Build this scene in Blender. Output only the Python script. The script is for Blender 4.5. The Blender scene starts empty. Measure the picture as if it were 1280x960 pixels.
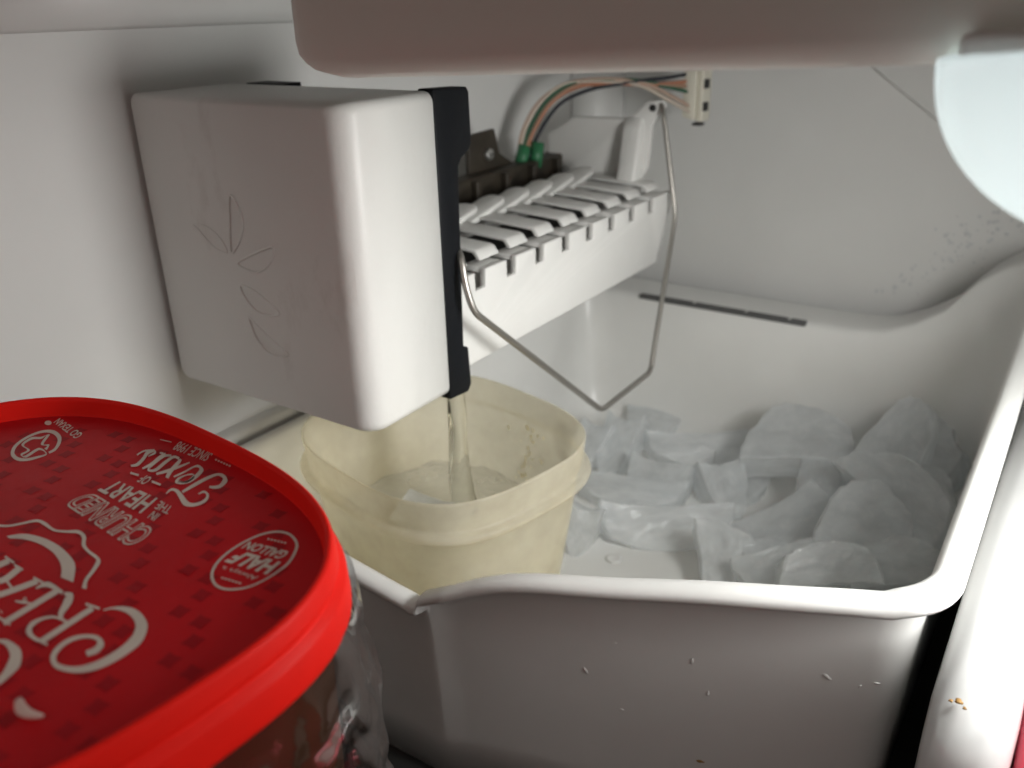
import bpy, bmesh, math, random
from mathutils import Vector, Matrix, noise
random.seed(7)
SC = bpy.context.scene
COL = SC.collection
U = 0.01            # all numbers below are centimetres, the scene is in metres
Z0 = 31.0           # the camera stands 31 cm above the cabinet floor

def W(x, y, z):     # centimetres measured from the lens -> metres in the scene
    return Vector((x * U, y * U, (z + Z0) * U))

# ---------------------------------------------------------------- camera
cam_d = bpy.data.cameras.new('camera')
cam = bpy.data.objects.new('camera', cam_d); COL.objects.link(cam)
yaw, pit, rol = math.radians(-34.71), math.radians(23.76), math.radians(-1.51)
fw = Vector((math.sin(yaw) * math.cos(pit), math.cos(yaw) * math.cos(pit), -math.sin(pit)))
rt = Vector((math.cos(yaw), -math.sin(yaw), 0)); up = rt.cross(fw)
rt2 = rt * math.cos(rol) + up * math.sin(rol); up2 = -rt * math.sin(rol) + up * math.cos(rol)
M = Matrix((rt2, up2, -fw)).transposed().to_4x4(); M.translation = W(0, 0, 0)
cam.matrix_world = M
cam_d.sensor_width = 36; cam_d.lens = 1075 / 1280 * 36
cam_d.clip_start = 0.005; cam_d.clip_end = 20
cam_d.dof.use_dof = True; cam_d.dof.focus_distance = 0.265; cam_d.dof.aperture_fstop = cam_d.lens / 2.25
SC.camera = cam

# ---------------------------------------------------------------- world: the dim kitchen in front of the open door
wd = bpy.data.worlds.new('World'); SC.world = wd; wd.use_nodes = True
bg = wd.node_tree.nodes['Background']; bg.inputs[0].default_value = (1.0, 0.88, 0.82, 1); bg.inputs[1].default_value = 0.60
# a lit ceiling above, dim cupboards and floor below
_g = wd.node_tree.nodes.new('ShaderNodeTexCoord'); _s = wd.node_tree.nodes.new('ShaderNodeSeparateXYZ'); _r = wd.node_tree.nodes.new('ShaderNodeValToRGB')
wd.node_tree.links.new(_g.outputs['Generated'], _s.inputs[0]); wd.node_tree.links.new(_s.outputs['Z'], _r.inputs['Fac']); wd.node_tree.links.new(_r.outputs['Color'], bg.inputs[0])
_r.color_ramp.elements[0].position = 0.0; _r.color_ramp.elements[0].color = (.10, .075, .065, 1)
_r.color_ramp.elements[1].position = .5; _r.color_ramp.elements[1].color = (1.0, .89, .83, 1)

# ---------------------------------------------------------------- the cabinet lamp under the shelf
def area(name, loc, aim, sx, sy, watt, col):
    l = bpy.data.lights.new(name, 'AREA'); l.shape = 'RECTANGLE'; l.size = sx * U; l.size_y = sy * U
    l.energy = watt; l.color = col; l.spread = math.radians(142)
    o = bpy.data.objects.new(name, l); COL.objects.link(o)
    o.location = W(*loc); d = (W(*aim) - W(*loc)).normalized()
    o.rotation_euler = d.to_track_quat('-Z', 'Y').to_euler()
    return o
area('cabinet_lamp', (6.8, 25.8, -3.4), (-18, 30.5, -13), 9, 22, 1.40, (1.0, 0.995, 0.97))

SC.view_settings.view_transform = 'Standard'; SC.view_settings.look = 'None'
SC.view_settings.exposure = 0; SC.view_settings.gamma = 1
SC.cycles.use_denoising = True
SC.cycles.max_bounces = 12; SC.cycles.transmission_bounces = 10; SC.cycles.transparent_max_bounces = 16
SC.cycles.caustics_reflective = False; SC.cycles.caustics_refractive = False

# ================================================================ materials
def mat(name, col, rough=.4, spec=.5, bump=0, bscale=40, var=0, vscale=8, sss=0, trans=0, ior=1.45, metal=0,
        emit=0, coat=0, stain=None):
    m = bpy.data.materials.new(name); m.use_nodes = True
    nt = m.node_tree; b = nt.nodes['Principled BSDF']
    b.inputs['Base Color'].default_value = (*col, 1); b.inputs['Roughness'].default_value = rough
    b.inputs['Specular IOR Level'].default_value = spec; b.inputs['Metallic'].default_value = metal
    b.inputs['IOR'].default_value = ior; b.inputs['Transmission Weight'].default_value = trans
    b.inputs['Coat Weight'].default_value = coat
    if sss:
        b.inputs['Subsurface Weight'].default_value = sss
        b.inputs['Subsurface Radius'].default_value = (1, .9, .8); b.inputs['Subsurface Scale'].default_value = .008
    if emit:
        b.inputs['Emission Color'].default_value = (.96, .99, 1, 1); b.inputs['Emission Strength'].default_value = emit
    tc = nt.nodes.new('ShaderNodeTexCoord')
    if var or stain:
        n = nt.nodes.new('ShaderNodeTexNoise'); n.inputs['Scale'].default_value = vscale; n.inputs['Detail'].default_value = 6
        nt.links.new(tc.outputs['Object'], n.inputs['Vector'])
        cr = nt.nodes.new('ShaderNodeValToRGB')
        cr.color_ramp.elements[0].position = .35; cr.color_ramp.elements[1].position = .7
        cr.color_ramp.elements[0].color = (*[c * (1 - var) for c in col], 1); cr.color_ramp.elements[1].color = (*col, 1)
        nt.links.new(n.outputs['Fac'], cr.inputs['Fac'])
        last = cr.outputs['Color']
        if stain:
            n2 = nt.nodes.new('ShaderNodeTexNoise'); n2.inputs['Scale'].default_value = stain[1]; n2.inputs['Detail'].default_value = 8
            n2.inputs['Roughness'].default_value = .65
            mp = nt.nodes.new('ShaderNodeMapping'); mp.inputs['Scale'].default_value = (1, 1, .45); mp.inputs['Location'].default_value = (3, 1, stain[3])
            nt.links.new(tc.outputs['Object'], mp.inputs['Vector']); nt.links.new(mp.outputs['Vector'], n2.inputs['Vector'])
            c2 = nt.nodes.new('ShaderNodeValToRGB'); c2.color_ramp.elements[0].position = stain[2]; c2.color_ramp.elements[1].position = stain[2] + .06
            c2.color_ramp.elements[0].color = (0, 0, 0, 1); c2.color_ramp.elements[1].color = (.24, .24, .24, 1)
            nt.links.new(n2.outputs['Fac'], c2.inputs['Fac'])
            mx = nt.nodes.new('ShaderNodeMix'); mx.data_type = 'RGBA'
            sp = nt.nodes.new('ShaderNodeSeparateXYZ'); nt.links.new(tc.outputs['Object'], sp.inputs[0])
            lt = nt.nodes.new('ShaderNodeMath'); lt.operation = 'LESS_THAN'; lt.inputs[1].default_value = -.0405; nt.links.new(sp.outputs['Y'], lt.inputs[0])
            ml = nt.nodes.new('ShaderNodeMath'); ml.operation = 'MULTIPLY'; nt.links.new(c2.outputs['Color'], ml.inputs[0]); nt.links.new(lt.outputs[0], ml.inputs[1])
            nt.links.new(ml.outputs[0], mx.inputs[0]); nt.links.new(last, mx.inputs[6]); mx.inputs[7].default_value = (*stain[0], 1)
            last = mx.outputs[2]
        nt.links.new(last, b.inputs['Base Color'])
    if bump:
        n = nt.nodes.new('ShaderNodeTexNoise'); n.inputs['Scale'].default_value = bscale; n.inputs['Detail'].default_value = 5
        nt.links.new(tc.outputs['Object'], n.inputs['Vector'])
        bp = nt.nodes.new('ShaderNodeBump'); bp.inputs['Strength'].default_value = bump; bp.inputs['Distance'].default_value = .002
        nt.links.new(n.outputs['Fac'], bp.inputs['Height']); nt.links.new(bp.outputs['Normal'], b.inputs['Normal'])
    return m

WHITE = (.78, .775, .75)
m_liner = mat('liner_plastic', (.76, .76, .745), .38, bump=.08, bscale=30, var=.05, vscale=14)
m_floor = mat('shade_dark_floor', (.035, .034, .033), .6, bump=.1, bscale=60)  # near-black colour stands in for the shade on the floor in the gaps
m_cover = mat('cover_plastic', WHITE, .42, bump=.06, bscale=260, var=.05, vscale=18, stain=((.52, .48, .44), 24, .57, 2.2))
m_white = mat('white_plastic', WHITE, .4, bump=.05, bscale=200, var=.04, vscale=30)
m_bin = mat('bin_plastic', (.80, .80, .78), .3, bump=.1, bscale=25, var=.06, vscale=20)
m_black = mat('black_plastic', (.006, .007, .009), .5, spec=.2, bump=.05, bscale=300)
m_slot = mat('slot_shadow', (.10, .10, .10), .7)
m_dark = mat('dark_gap', (.03, .03, .03), .7)
m_brown = mat('brown_metal', (.050, .040, .028), .5, bump=.3, bscale=150, var=.4, vscale=60)
m_mold = mat('mold_metal', (.10, .10, .10), .5, metal=.3, bump=.2, bscale=90)
m_steel = mat('steel_wire', (.42, .40, .37), .38, metal=.9, bump=.05, bscale=400)
m_screw = mat('screw_metal', (.6, .6, .58), .35, metal=.9)
m_lid = mat('red_lid_plastic', (.90, .014, .008), .5, spec=.15, bump=.05, bscale=120, var=.12, vscale=40)
m_label = mat('red_label_film', (.61, .009, .015), .42, spec=.22, bump=.25, bscale=38, var=.18, vscale=22)
m_star = mat('dark_red_print', (.36, .005, .011), .42, spec=.22)
m_ink = mat('white_ink', (.74, .66, .58), .45, var=.1, vscale=90)
m_tub = mat('brown_tub', (.10, .035, .012), .5, var=.3, vscale=30)
m_redpk = mat('red_package', (.45, .02, .05), .4)
m_lens = None
m_rail = mat('rail_plastic', (.50, .50, .495), .2, bump=.06, bscale=20, coat=.3, var=.04, vscale=15)
m_conn = mat('connector_nylon', (.72, .69, .59), .5)
m_crumb = mat('orange_stain', (.30, .17, .05), .6)
m_scuff = mat('scuff', (.50, .47, .43), .6)
m_shelf = mat('shelf_plastic', (.85, .87, .81), .5, bump=.05, bscale=40, var=.04, vscale=10)
wire_cols = [('beige_wire', (.50, .36, .28)), ('green_wire', (.02, .10, .05)), ('orange_wire', (.42, .17, .09)),
             ('navy_wire', (.008, .010, .018)), ('cream_wire', (.58, .50, .42)), ('tan_wire', (.36, .22, .15))]
m_wires = [mat(n, c, .45) for n, c in wire_cols]
m_lug = mat('green_lug', (.03, .16, .07), .4)

m_frost = mat('frost', (.63, .64, .64), .6)
m_box = mat('yellowed_polypropylene', (.84, .74, .52), .35, sss=0, bump=.12, bscale=60, var=.08, vscale=30)
# thin translucent plastic: part of the light passes straight through, part is scattered
def translucent(name, col, clear, rough, lo=.8, hi=1.12, bump=.15, scale=45):
    m = bpy.data.materials.new(name); m.use_nodes = True; nt = m.node_tree; b = nt.nodes['Principled BSDF']; out = nt.nodes['Material Output']
    b.inputs['Base Color'].default_value = (*col, 1); b.inputs['Roughness'].default_value = rough
    tr = nt.nodes.new('ShaderNodeBsdfTranslucent'); tr.inputs[0].default_value = (*col, 1)
    tp = nt.nodes.new('ShaderNodeBsdfTransparent'); tp.inputs[0].default_value = (*[min(1, c * 1.1) for c in col], 1)
    a = nt.nodes.new('ShaderNodeMixShader'); a.inputs[0].default_value = .5
    c = nt.nodes.new('ShaderNodeMixShader')
    tc = nt.nodes.new('ShaderNodeTexCoord'); n = nt.nodes.new('ShaderNodeTexNoise'); n.inputs['Scale'].default_value = scale; n.inputs['Detail'].default_value = 6
    nt.links.new(tc.outputs['Object'], n.inputs['Vector'])
    mr = nt.nodes.new('ShaderNodeMapRange'); mr.inputs[1].default_value = .3; mr.inputs[2].default_value = .75; mr.inputs[3].default_value = clear * hi; mr.inputs[4].default_value = clear * lo
    nt.links.new(n.outputs['Fac'], mr.inputs[0]); nt.links.new(mr.outputs[0], c.inputs[0])
    bp = nt.nodes.new('ShaderNodeBump'); bp.inputs['Strength'].default_value = bump; bp.inputs['Distance'].default_value = .002
    nt.links.new(n.outputs['Fac'], bp.inputs['Height']); nt.links.new(bp.outputs['Normal'], b.inputs['Normal'])
    nt.links.new(b.outputs[0], a.inputs[1]); nt.links.new(tr.outputs[0], a.inputs[2])
    nt.links.new(a.outputs[0], c.inputs[1]); nt.links.new(tp.outputs[0], c.inputs[2]); nt.links.new(c.outputs[0], out.inputs[0])
    return m
m_box = translucent('yellowed_polypropylene', (.91, .88, .79), .63, .35, .85, 1.1)
m_ice = translucent('frosty_ice', (.93, .95, .96), .26, .10, .45, 1.5, .35, 2.6)
# frosty ice: bright veins of trapped air and a wet, uneven skin
nt = m_ice.node_tree; b = nt.nodes['Principled BSDF']; b.inputs['Specular IOR Level'].default_value = 1.0; b.inputs['Coat Weight'].default_value = .6; b.inputs['Coat Roughness'].default_value = .08
tc = nt.nodes.new('ShaderNodeTexCoord'); n = nt.nodes.new('ShaderNodeTexNoise'); n.inputs['Scale'].default_value = 5; n.inputs['Detail'].default_value = 7; n.inputs['Distortion'].default_value = 1.2
nt.links.new(tc.outputs['Object'], n.inputs['Vector'])
bp = nt.nodes.new('ShaderNodeBump'); bp.inputs['Strength'].default_value = .45; bp.inputs['Distance'].default_value = .004
nt.links.new(n.outputs['Fac'], bp.inputs['Height']); nt.links.new(bp.outputs['Normal'], b.inputs['Normal']); nt.links.new(bp.outputs['Normal'], b.inputs['Coat Normal'])
crk = nt.nodes.new('ShaderNodeValToRGB'); crk.color_ramp.elements[0].position = .47; crk.color_ramp.elements[0].color = (.80, .83, .85, 1)
crk.color_ramp.elements[1].position = .50; crk.color_ramp.elements[1].color = (.99, .99, .99, 1)
e_ = crk.color_ramp.elements.new(.53); e_.color = (.86, .885, .90, 1)
nt.links.new(n.outputs['Fac'], crk.inputs['Fac']); nt.links.new(crk.outputs['Color'], b.inputs['Base Color'])
m_icicle = translucent('clear_ice', (.94, .95, .94), .70, .06, .8, 1.1, .12, 40)
m_glassice = mat('glassy_ice', (.97, .98, .97), .05, trans=1.0, ior=1.31, bump=.25, bscale=55)
def film(name):
    m = bpy.data.materials.new(name); m.use_nodes = True; nt = m.node_tree; out = nt.nodes['Material Output']
    nt.nodes.remove(nt.nodes['Principled BSDF'])
    gl = nt.nodes.new('ShaderNodeBsdfGlossy'); gl.inputs[0].default_value = (.9, .9, .9, 1); gl.inputs[1].default_value = .07
    tp = nt.nodes.new('ShaderNodeBsdfTransparent'); tp.inputs[0].default_value = (.9, .9, .9, 1)
    df = nt.nodes.new('ShaderNodeBsdfTranslucent'); df.inputs[0].default_value = (.7, .68, .66, 1)
    lw = nt.nodes.new('ShaderNodeLayerWeight'); lw.inputs[0].default_value = .35
    a = nt.nodes.new('ShaderNodeMixShader'); a.inputs[0].default_value = .03
    c = nt.nodes.new('ShaderNodeMixShader')
    mr = nt.nodes.new('ShaderNodeMapRange'); mr.inputs[3].default_value = .20; mr.inputs[4].default_value = .7
    nt.links.new(lw.outputs['Facing'], mr.inputs[0]); nt.links.new(mr.outputs[0], c.inputs[0])
    nt.links.new(tp.outputs[0], a.inputs[1]); nt.links.new(df.outputs[0], a.inputs[2])
    nt.links.new(a.outputs[0], c.inputs[1]); nt.links.new(gl.outputs[0], c.inputs[2]); nt.links.new(c.outputs[0], out.inputs[0])
    return m
m_film = film('clear_film')

# ================================================================ builders
def tag(o, label=None, cat=None, group=None, kind=None):
    if label: o['label'] = label
    if cat: o['category'] = cat
    if group: o['group'] = group
    if kind: o['kind'] = kind
    return o
ORG = {}
def thing(name, loc, label, cat, group=None):
    o = bpy.data.objects.new(name, None); COL.objects.link(o); o.empty_display_size = .02
    o.location = W(*loc); ORG[o.name] = o.location.copy()
    return tag(o, label, cat, group)
def obj(name, verts, faces, m, parent=None, smooth=True, flip=False):
    """verts in centimetres from the lens"""
    me = bpy.data.meshes.new(name)
    vs = [W(*v) for v in verts]
    if parent is None:
        lo = Vector((sum(v.x for v in vs) / len(vs), sum(v.y for v in vs) / len(vs), min(v.z for v in vs)))
    else:
        lo = ORG[parent.name]
    me.from_pydata([tuple(v - lo) for v in vs], [], faces); me.update()
    bm = bmesh.new(); bm.from_mesh(me); bmesh.ops.recalc_face_normals(bm, faces=bm.faces[:]); bm.to_mesh(me); bm.free()
    if smooth: me.polygons.foreach_set('use_smooth', [True] * len(me.polygons))
    me.materials.append(m)
    o = bpy.data.objects.new(name, me); COL.objects.link(o)
    if parent is None:
        o.location = lo; ORG[o.name] = lo
    else:
        o.parent = parent; ORG[o.name] = lo      # parts share their thing's origin
    return o
def mods(o, bevel=0, seg=2, sub=0, ang=35):
    if bevel:
        b = o.modifiers.new('b', 'BEVEL'); b.width = bevel * U; b.segments = seg; b.limit_method = 'ANGLE'; b.angle_limit = math.radians(ang)
        b.harden_normals = False
    if sub:
        s = o.modifiers.new('s', 'SUBSURF'); s.levels = sub; s.render_levels = sub
    return o
def box_vf(x0, x1, y0, y1, z0, z1):
    v = [(x, y, z) for z in (z0, z1) for y in (y0, y1) for x in (x0, x1)]
    f = [(0, 2, 3, 1), (4, 5, 7, 6), (0, 1, 5, 4), (2, 6, 7, 3), (0, 4, 6, 2), (1, 3, 7, 5)]
    return v, f
def box(name, x0, x1, y0, y1, z0, z1, m, parent=None, bevel=.1, seg=3):
    v, f = box_vf(x0, x1, y0, y1, z0, z1)
    return mods(obj(name, v, f, m, parent, smooth=bool(bevel)), bevel, seg)
def prism(name, pts, axis, a, b, m, parent=None, bevel=.08, seg=2):
    """polygon extruded along an axis; pts are the two other coordinates in x,y,z order"""
    n = len(pts); put = {'x': lambda p, t: (t, p[0], p[1]), 'y': lambda p, t: (p[0], t, p[1]), 'z': lambda p, t: (p[0], p[1], t)}[axis]
    v = [put(p, a) for p in pts] + [put(p, b) for p in pts]
    f = [tuple(range(n)), tuple(range(2 * n - 1, n - 1, -1))] + [(i, (i + 1) % n, n + (i + 1) % n, n + i) for i in range(n)]
    return mods(obj(name, v, f, m, parent), bevel, seg)
def spline(pts, n, closed=False):
    P = [Vector(p) for p in pts]; out = []; k = len(P)
    for i in range(k if closed else k - 1):
        if closed: a, b, c, d = P[i - 1], P[i], P[(i + 1) % k], P[(i + 2) % k]
        else: a, b, c, d = P[max(i - 1, 0)], P[i], P[i + 1], P[min(i + 2, k - 1)]
        for j in range(n):
            t = j / n
            out.append(.5 * ((2 * b) + (c - a) * t + (2 * a - 5 * b + 4 * c - d) * t * t + (3 * b - a - 3 * c + d) * t ** 3))
    if not closed: out.append(P[-1])
    return out
def tube(name, pts, r, m, parent=None, seg=10, closed=False):
    P = [Vector(p) for p in pts]; v = []; f = []; n = len(P); ref = None
    for i, p in enumerate(P):
        t = (P[(i + 1) % n] - P[i - 1]) if closed else (P[min(i + 1, n - 1)] - P[max(i - 1, 0)])
        t.normalize()
        if ref is None: ref = t.orthogonal().normalized()
        ref = (ref - t * ref.dot(t)).normalized(); q = t.cross(ref)
        for k in range(seg):
            a = 2 * math.pi * k / seg; v.append(tuple(p + (ref * math.cos(a) + q * math.sin(a)) * r))
    for i in range(n if closed else n - 1):
        for k in range(seg):
            f.append((i * seg + k, i * seg + (k + 1) % seg, ((i + 1) % n) * seg + (k + 1) % seg, ((i + 1) % n) * seg + k))
    if not closed: f += [tuple(range(seg - 1, -1, -1)), tuple(range((n - 1) * seg, n * seg))]
    return obj(name, v, f, m, parent)
def loft(name, rings, m, parent=None, cap0=True, cap1=True, smooth=True):
    n = len(rings[0]); v = [tuple(p) for r in rings for p in r]; f = []
    for i in range(len(rings) - 1):
        for k in range(n): f.append((i * n + k, i * n + (k + 1) % n, (i + 1) * n + (k + 1) % n, (i + 1) * n + k))
    if cap0: f.append(tuple(range(n - 1, -1, -1)))
    if cap1: f.append(tuple(range((len(rings) - 1) * n, len(rings) * n)))
    return obj(name, v, f, m, parent, smooth)
def superring(cx, cy, a, b, rot, n, z, K=96):
    out = []; c, s = math.cos(math.radians(rot)), math.sin(math.radians(rot))
    for i in range(K):
        t = 2 * math.pi * i / K; ct, st = math.cos(t), math.sin(t)
        u = a * math.copysign(abs(ct) ** (2 / n), ct); w = b * math.copysign(abs(st) ** (2 / n), st)
        out.append((cx + c * u - s * w, cy + s * u + c * w, z))
    return out
def ring_even(cx, cy, a, b, rot, n, z, K=96):
    """superellipse sampled evenly by polar angle"""
    out = []; c, s = math.cos(math.radians(rot)), math.sin(math.radians(rot))
    for i in range(K):
        t = 2 * math.pi * i / K; ct, st = math.cos(t), math.sin(t)
        r = (abs(ct / a) ** n + abs(st / b) ** n) ** (-1 / n)
        u, w = r * ct, r * st
        out.append((cx + c * u - s * w, cy + s * u + c * w, z))
    return out
def struct(o): return tag(o, kind='structure')

# ================================================================ the cabinet
LX, BY, RX = -34.1, 60.8, 9.6
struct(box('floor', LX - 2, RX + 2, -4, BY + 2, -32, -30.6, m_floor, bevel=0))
wl = struct(box('wall_left', LX - 2, LX, -4, BY, -30.58, 9, m_liner, bevel=0))
# the moulded step that runs along the top of the left wall
v = []; prof = [(LX - .2, -.2), (LX + .25, -.42), (LX + .7, -.50), (LX + 1.0, -.35), (LX + 1.25, .1), (LX + 1.35, .8), (LX + 1.4, 9), (LX - .2, 9)]
o = prism('moulded_step', prof, 'y', -3.9, BY - .1, m_liner, wl, bevel=0)
# ledge along the left wall beside the bin
box('ledge', LX - .2, -33.15, 15, 58, -30.4, -19.2, m_liner, wl, bevel=.3)
wb = struct(box('wall_back', LX - 2, RX + 2, BY, BY + 2, -30.58, 9, m_liner, bevel=0))
prism('duct_panel', [(-13.6, -4.2), (-8.7, -7.7), (-2, -12.5), (4, -13), (4, 5), (-13.6, 5)], 'y', BY - .5, BY + .2, m_liner, wb, bevel=.25)
# soft cove where the left and back walls meet
cove = [(LX - .1, BY + .1)] + [(LX + 3 - 3 * math.cos(math.radians(a)), BY - 3 + 3 * math.sin(math.radians(a))) for a in range(0, 91, 9)]
prism('cove', cove, 'z', -30.5, 8.9, m_liner, wb, bevel=0)
struct(box('wall_right', RX, RX + 2, 6, BY, -30.58, 9, m_liner, bevel=0))
struct(box('ceiling', LX - 2, RX + 2, -4, BY + 2, 9.02, 11, m_liner, bevel=0))
# specks of frost on the back wall
v = []; f = []
for i in range(110):
    x = random.gauss(-7.5, 2.6); z = -15.5 + (x + 7.5) * .75 + random.gauss(0, .9)
    if z < -18.8 or x > -1: continue
    r = random.uniform(.05, .17); k0 = len(v); kk = 6
    for k in range(kk):
        a = 6.283 * k / kk; rr = r * random.uniform(.6, 1.2); v.append((x + rr * math.cos(a), BY - .01, z + rr * math.sin(a)))
    v.append((x, BY - r * .35, z))
    f += [(k0 + k, k0 + (k + 1) % kk, k0 + kk) for k in range(kk)]
tag(obj('frost', v, f, m_frost, wb), kind='stuff')

# ================================================================ shelf and lamp above
sh = thing('shelf', (-5, 17, -1.5), 'blurred off-white plastic shelf front across the top, above the ice maker', 'shelf')
v = []; rings = []
def shelf_ring(x, k):
    zb = -1.68 + (x + 17.5) * .037
    p = []
    for (y, z) in ((16.5, 8.8), (16.5, zb + 1.0), (16.62, zb + .5), (16.95, zb + .15), (17.5, zb), (40, zb + .3), (40, 8.8)):
        p.append((x, 16.9 + (y - 16.9) * k if y < 20 else y, zb + .9 + (z - zb - .9) * k if z < 5 else z))
    return p
for x, k in ((-18.15, .2), (-18.05, .62), (-17.75, .85), (-17.3, .97), (-16.8, 1), (-8, 1), (0, 1), (9.55, 1)): rings.append(shelf_ring(x, k))
o = loft('panel', rings, m_shelf, sh)

lamp = thing('lamp', (0.3, 23, -3.5), 'glowing white rounded lamp lens hanging at the top right', 'lamp')
rings = []
for y, s in ((14.6, .0), (14.61, .22), (14.66, .45), (14.78, .66), (15.0, .83), (15.3, .93), (15.7, .985), (16.2, 1.0), (23, 1.0), (30, 1.0), (30.5, .9)):
    r = []
    for i in range(49):
        a = math.pi * i / 48
        r.append((.35 - 2.98 * s * math.cos(a), y, -.95 - 2.68 * s * math.sin(a) + (.25 * (1 - s))))
    for i in range(1, 12): r.append((.35 + 2.98 * s - 5.96 * s * i / 12, y, -.85 + (.25 * (1 - s))))
    rings.append(r)
m_lens = translucent('lamp_lens', (.90, .95, .96), 0.0, .25)
loft('lens', rings, m_lens, lamp)
pl_d = bpy.data.lights.new('bulb', 'POINT'); pl_d.energy = .040; pl_d.shadow_soft_size = .006; pl_d.color = (.95, 1, 1)
pl_o = bpy.data.objects.new('bulb', pl_d); COL.objects.link(pl_o); pl_o.location = W(1.5, 18.2, -2.0)
box('led_housing', 8.75, 9.55, 15.5, 38.5, -7.8, -1.2, m_white, lamp, bevel=.3)
box('lamp_base', -2.3, 3.2, 15.6, 30.5, -1.0, -.55, m_white, lamp, bevel=.15)

# ================================================================ ice maker
IM = thing('ice_maker', (-27, 26, -15.6), 'white boxy ice maker with leaf emblem and black edge on the left wall', 'ice maker')
# cover: rounded box, wide radius on the near vertical edge
def rrect(x0, x1, z0, z1, r, K=7):
    out = []
    for (cx, cz, a0) in ((x1 - r, z1 - r, 0), (x0 + r, z1 - r, 90), (x0 + r, z0 + r, 180), (x1 - r, z0 + r, 270)):
        for i in range(K):
            a = math.radians(a0 + 90 * i / (K - 1)); out.append((cx + r * math.cos(a), cz + r * math.sin(a)))
    return out
cx0, cx1, cz0, cz1 = -33.85, -21.75, -15.55, -2.9
rings = []
def cover_ring(y, ins):     # ins: left/top/bottom inset, right side inset gets a wider radius
    il, ir = ins
    return [(x, y, z) for x, z in rrect(cx0 + il, cx1 - ir, cz0 + il * .9, cz1 - il * .9, .42)]
R1, R2 = .26, .95
rings.append([(x, 21.72, z) for x, z in rrect(cx0 + 1.6, cx1 - 2.2, cz0 + 1.4, cz1 - 1.4, .42)])
for i in range(0, 9):
    a = math.radians(90 * i / 8)
    il = R1 * (1 - math.sin(a)); ir = R2 * (1 - math.sin(a))
    yl = 21.72 + R1 * (1 - math.cos(a)); yr = 21.72 + R2 * (1 - math.cos(a))
    ring = []
    for (x, z) in rrect(cx0 + il, cx1 - ir, cz0 + il, cz1 - il, .42):
        t = min(1, max(0, (x - (cx0 + cx1) / 2) / 5.0)); t = t * t * (3 - 2 * t)
        ring.append((x, yl + (yr - yl) * t, z))
    rings.append(ring)
rings.append(cover_ring(26.6, (0, 0)))
cover = loft('cover', rings, m_cover, IM)
mods(cover, 0)
LEAVES = [[[-28.25, -6.57], [-27.91, -6.85], [-27.72, -7.38], [-27.77, -7.82], [-28.12, -8.41], [-28.65, -8.9], [-28.65, -8.38], [-28.48, -7.54]], [[-30.9, -7.98], [-30.15, -7.96], [-29.46, -8.23], [-29.1, -8.6], [-28.99, -8.95], [-29.62, -8.86], [-30.15, -8.56], [-30.64, -8.15]], [[-28.4, -9.3], [-27.5, -8.85], [-26.15, -8.35], [-26.28, -8.8], [-26.75, -9.27], [-27.32, -9.53], [-27.89, -9.51]], [[-28.45, -10.27], [-27.78, -10.32], [-27.0, -10.64], [-26.32, -11.1], [-26.87, -11.28], [-27.61, -11.25], [-28.19, -10.87]], [[-28.23, -11.62], [-27.82, -11.87], [-26.99, -12.36], [-26.13, -12.82], [-26.84, -13.04], [-27.47, -12.9], [-27.98, -12.41]]]
for L in LEAVES:
    pts = [(p.x, 21.712, p.y) for p in spline([(a, b) for a, b in L], 5, True)]
    tube('leaf_emblem', pts, .052 if L is not LEAVES[1] else .022, m_cover, cover, 6, True)
# black housing behind the cover
prism('housing', [(26.6, -3.15), (28.0, -3.25), (27.8, -13.6), (27.9, -15.6), (26.6, -15.7)], 'x', -33.7, -22.5, m_black, IM, bevel=.07)
prism('housing_edge', [(26.6, -2.82), (28.72, -2.9), (28.86, -3.1), (28.9, -5.1), (28.7, -5.35), (28.2, -5.6), (27.95, -5.9), (27.72, -13.6), (28.05, -13.75), (28.15, -15.55), (27.9, -15.85), (26.6, -15.75)],
      'x', -22.48, -21.70, m_black, IM, bevel=.07)
box('rear_tab', -32.4, -30.2, 26.7, 27.9, -3.12, -2.86, m_black, IM, bevel=.03)
# mold: tray body and white shield with notches
prism('mold_tray', [(-22.9, -12.7), (-23.2, -14.4), (-25, -14.9), (-29, -14.9), (-30.5, -14), (-30.9, -12.3)], 'y', 28, 50, m_mold, IM, bevel=.1)
NY = [29.91 + 2.503 * i for i in range(8)]
pts = [(28.0, -15.05), (28.0, -10.85)]
for y in NY: pts += [(y - .38, -10.85), (y - .36, -11.7), (y + .42, -11.7), (y + .44, -10.85)]
pts += [(50.3, -10.85), (50.55, -11.1), (48.6, -15.05)]
# shield as a plate with a notched upper edge
prism('shield', pts, 'x', -22.65, -22.3, m_white, IM, bevel=.05, seg=2)
box('inner_wall', -23.4, -23.1, 28.1, 49.8, -14.7, -11.25, m_white, IM, bevel=.04)
box('shield_floor', -26.2, -22.62, 28.0, 48.4, -15.03, -14.75, m_white, IM, bevel=.05)
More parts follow.
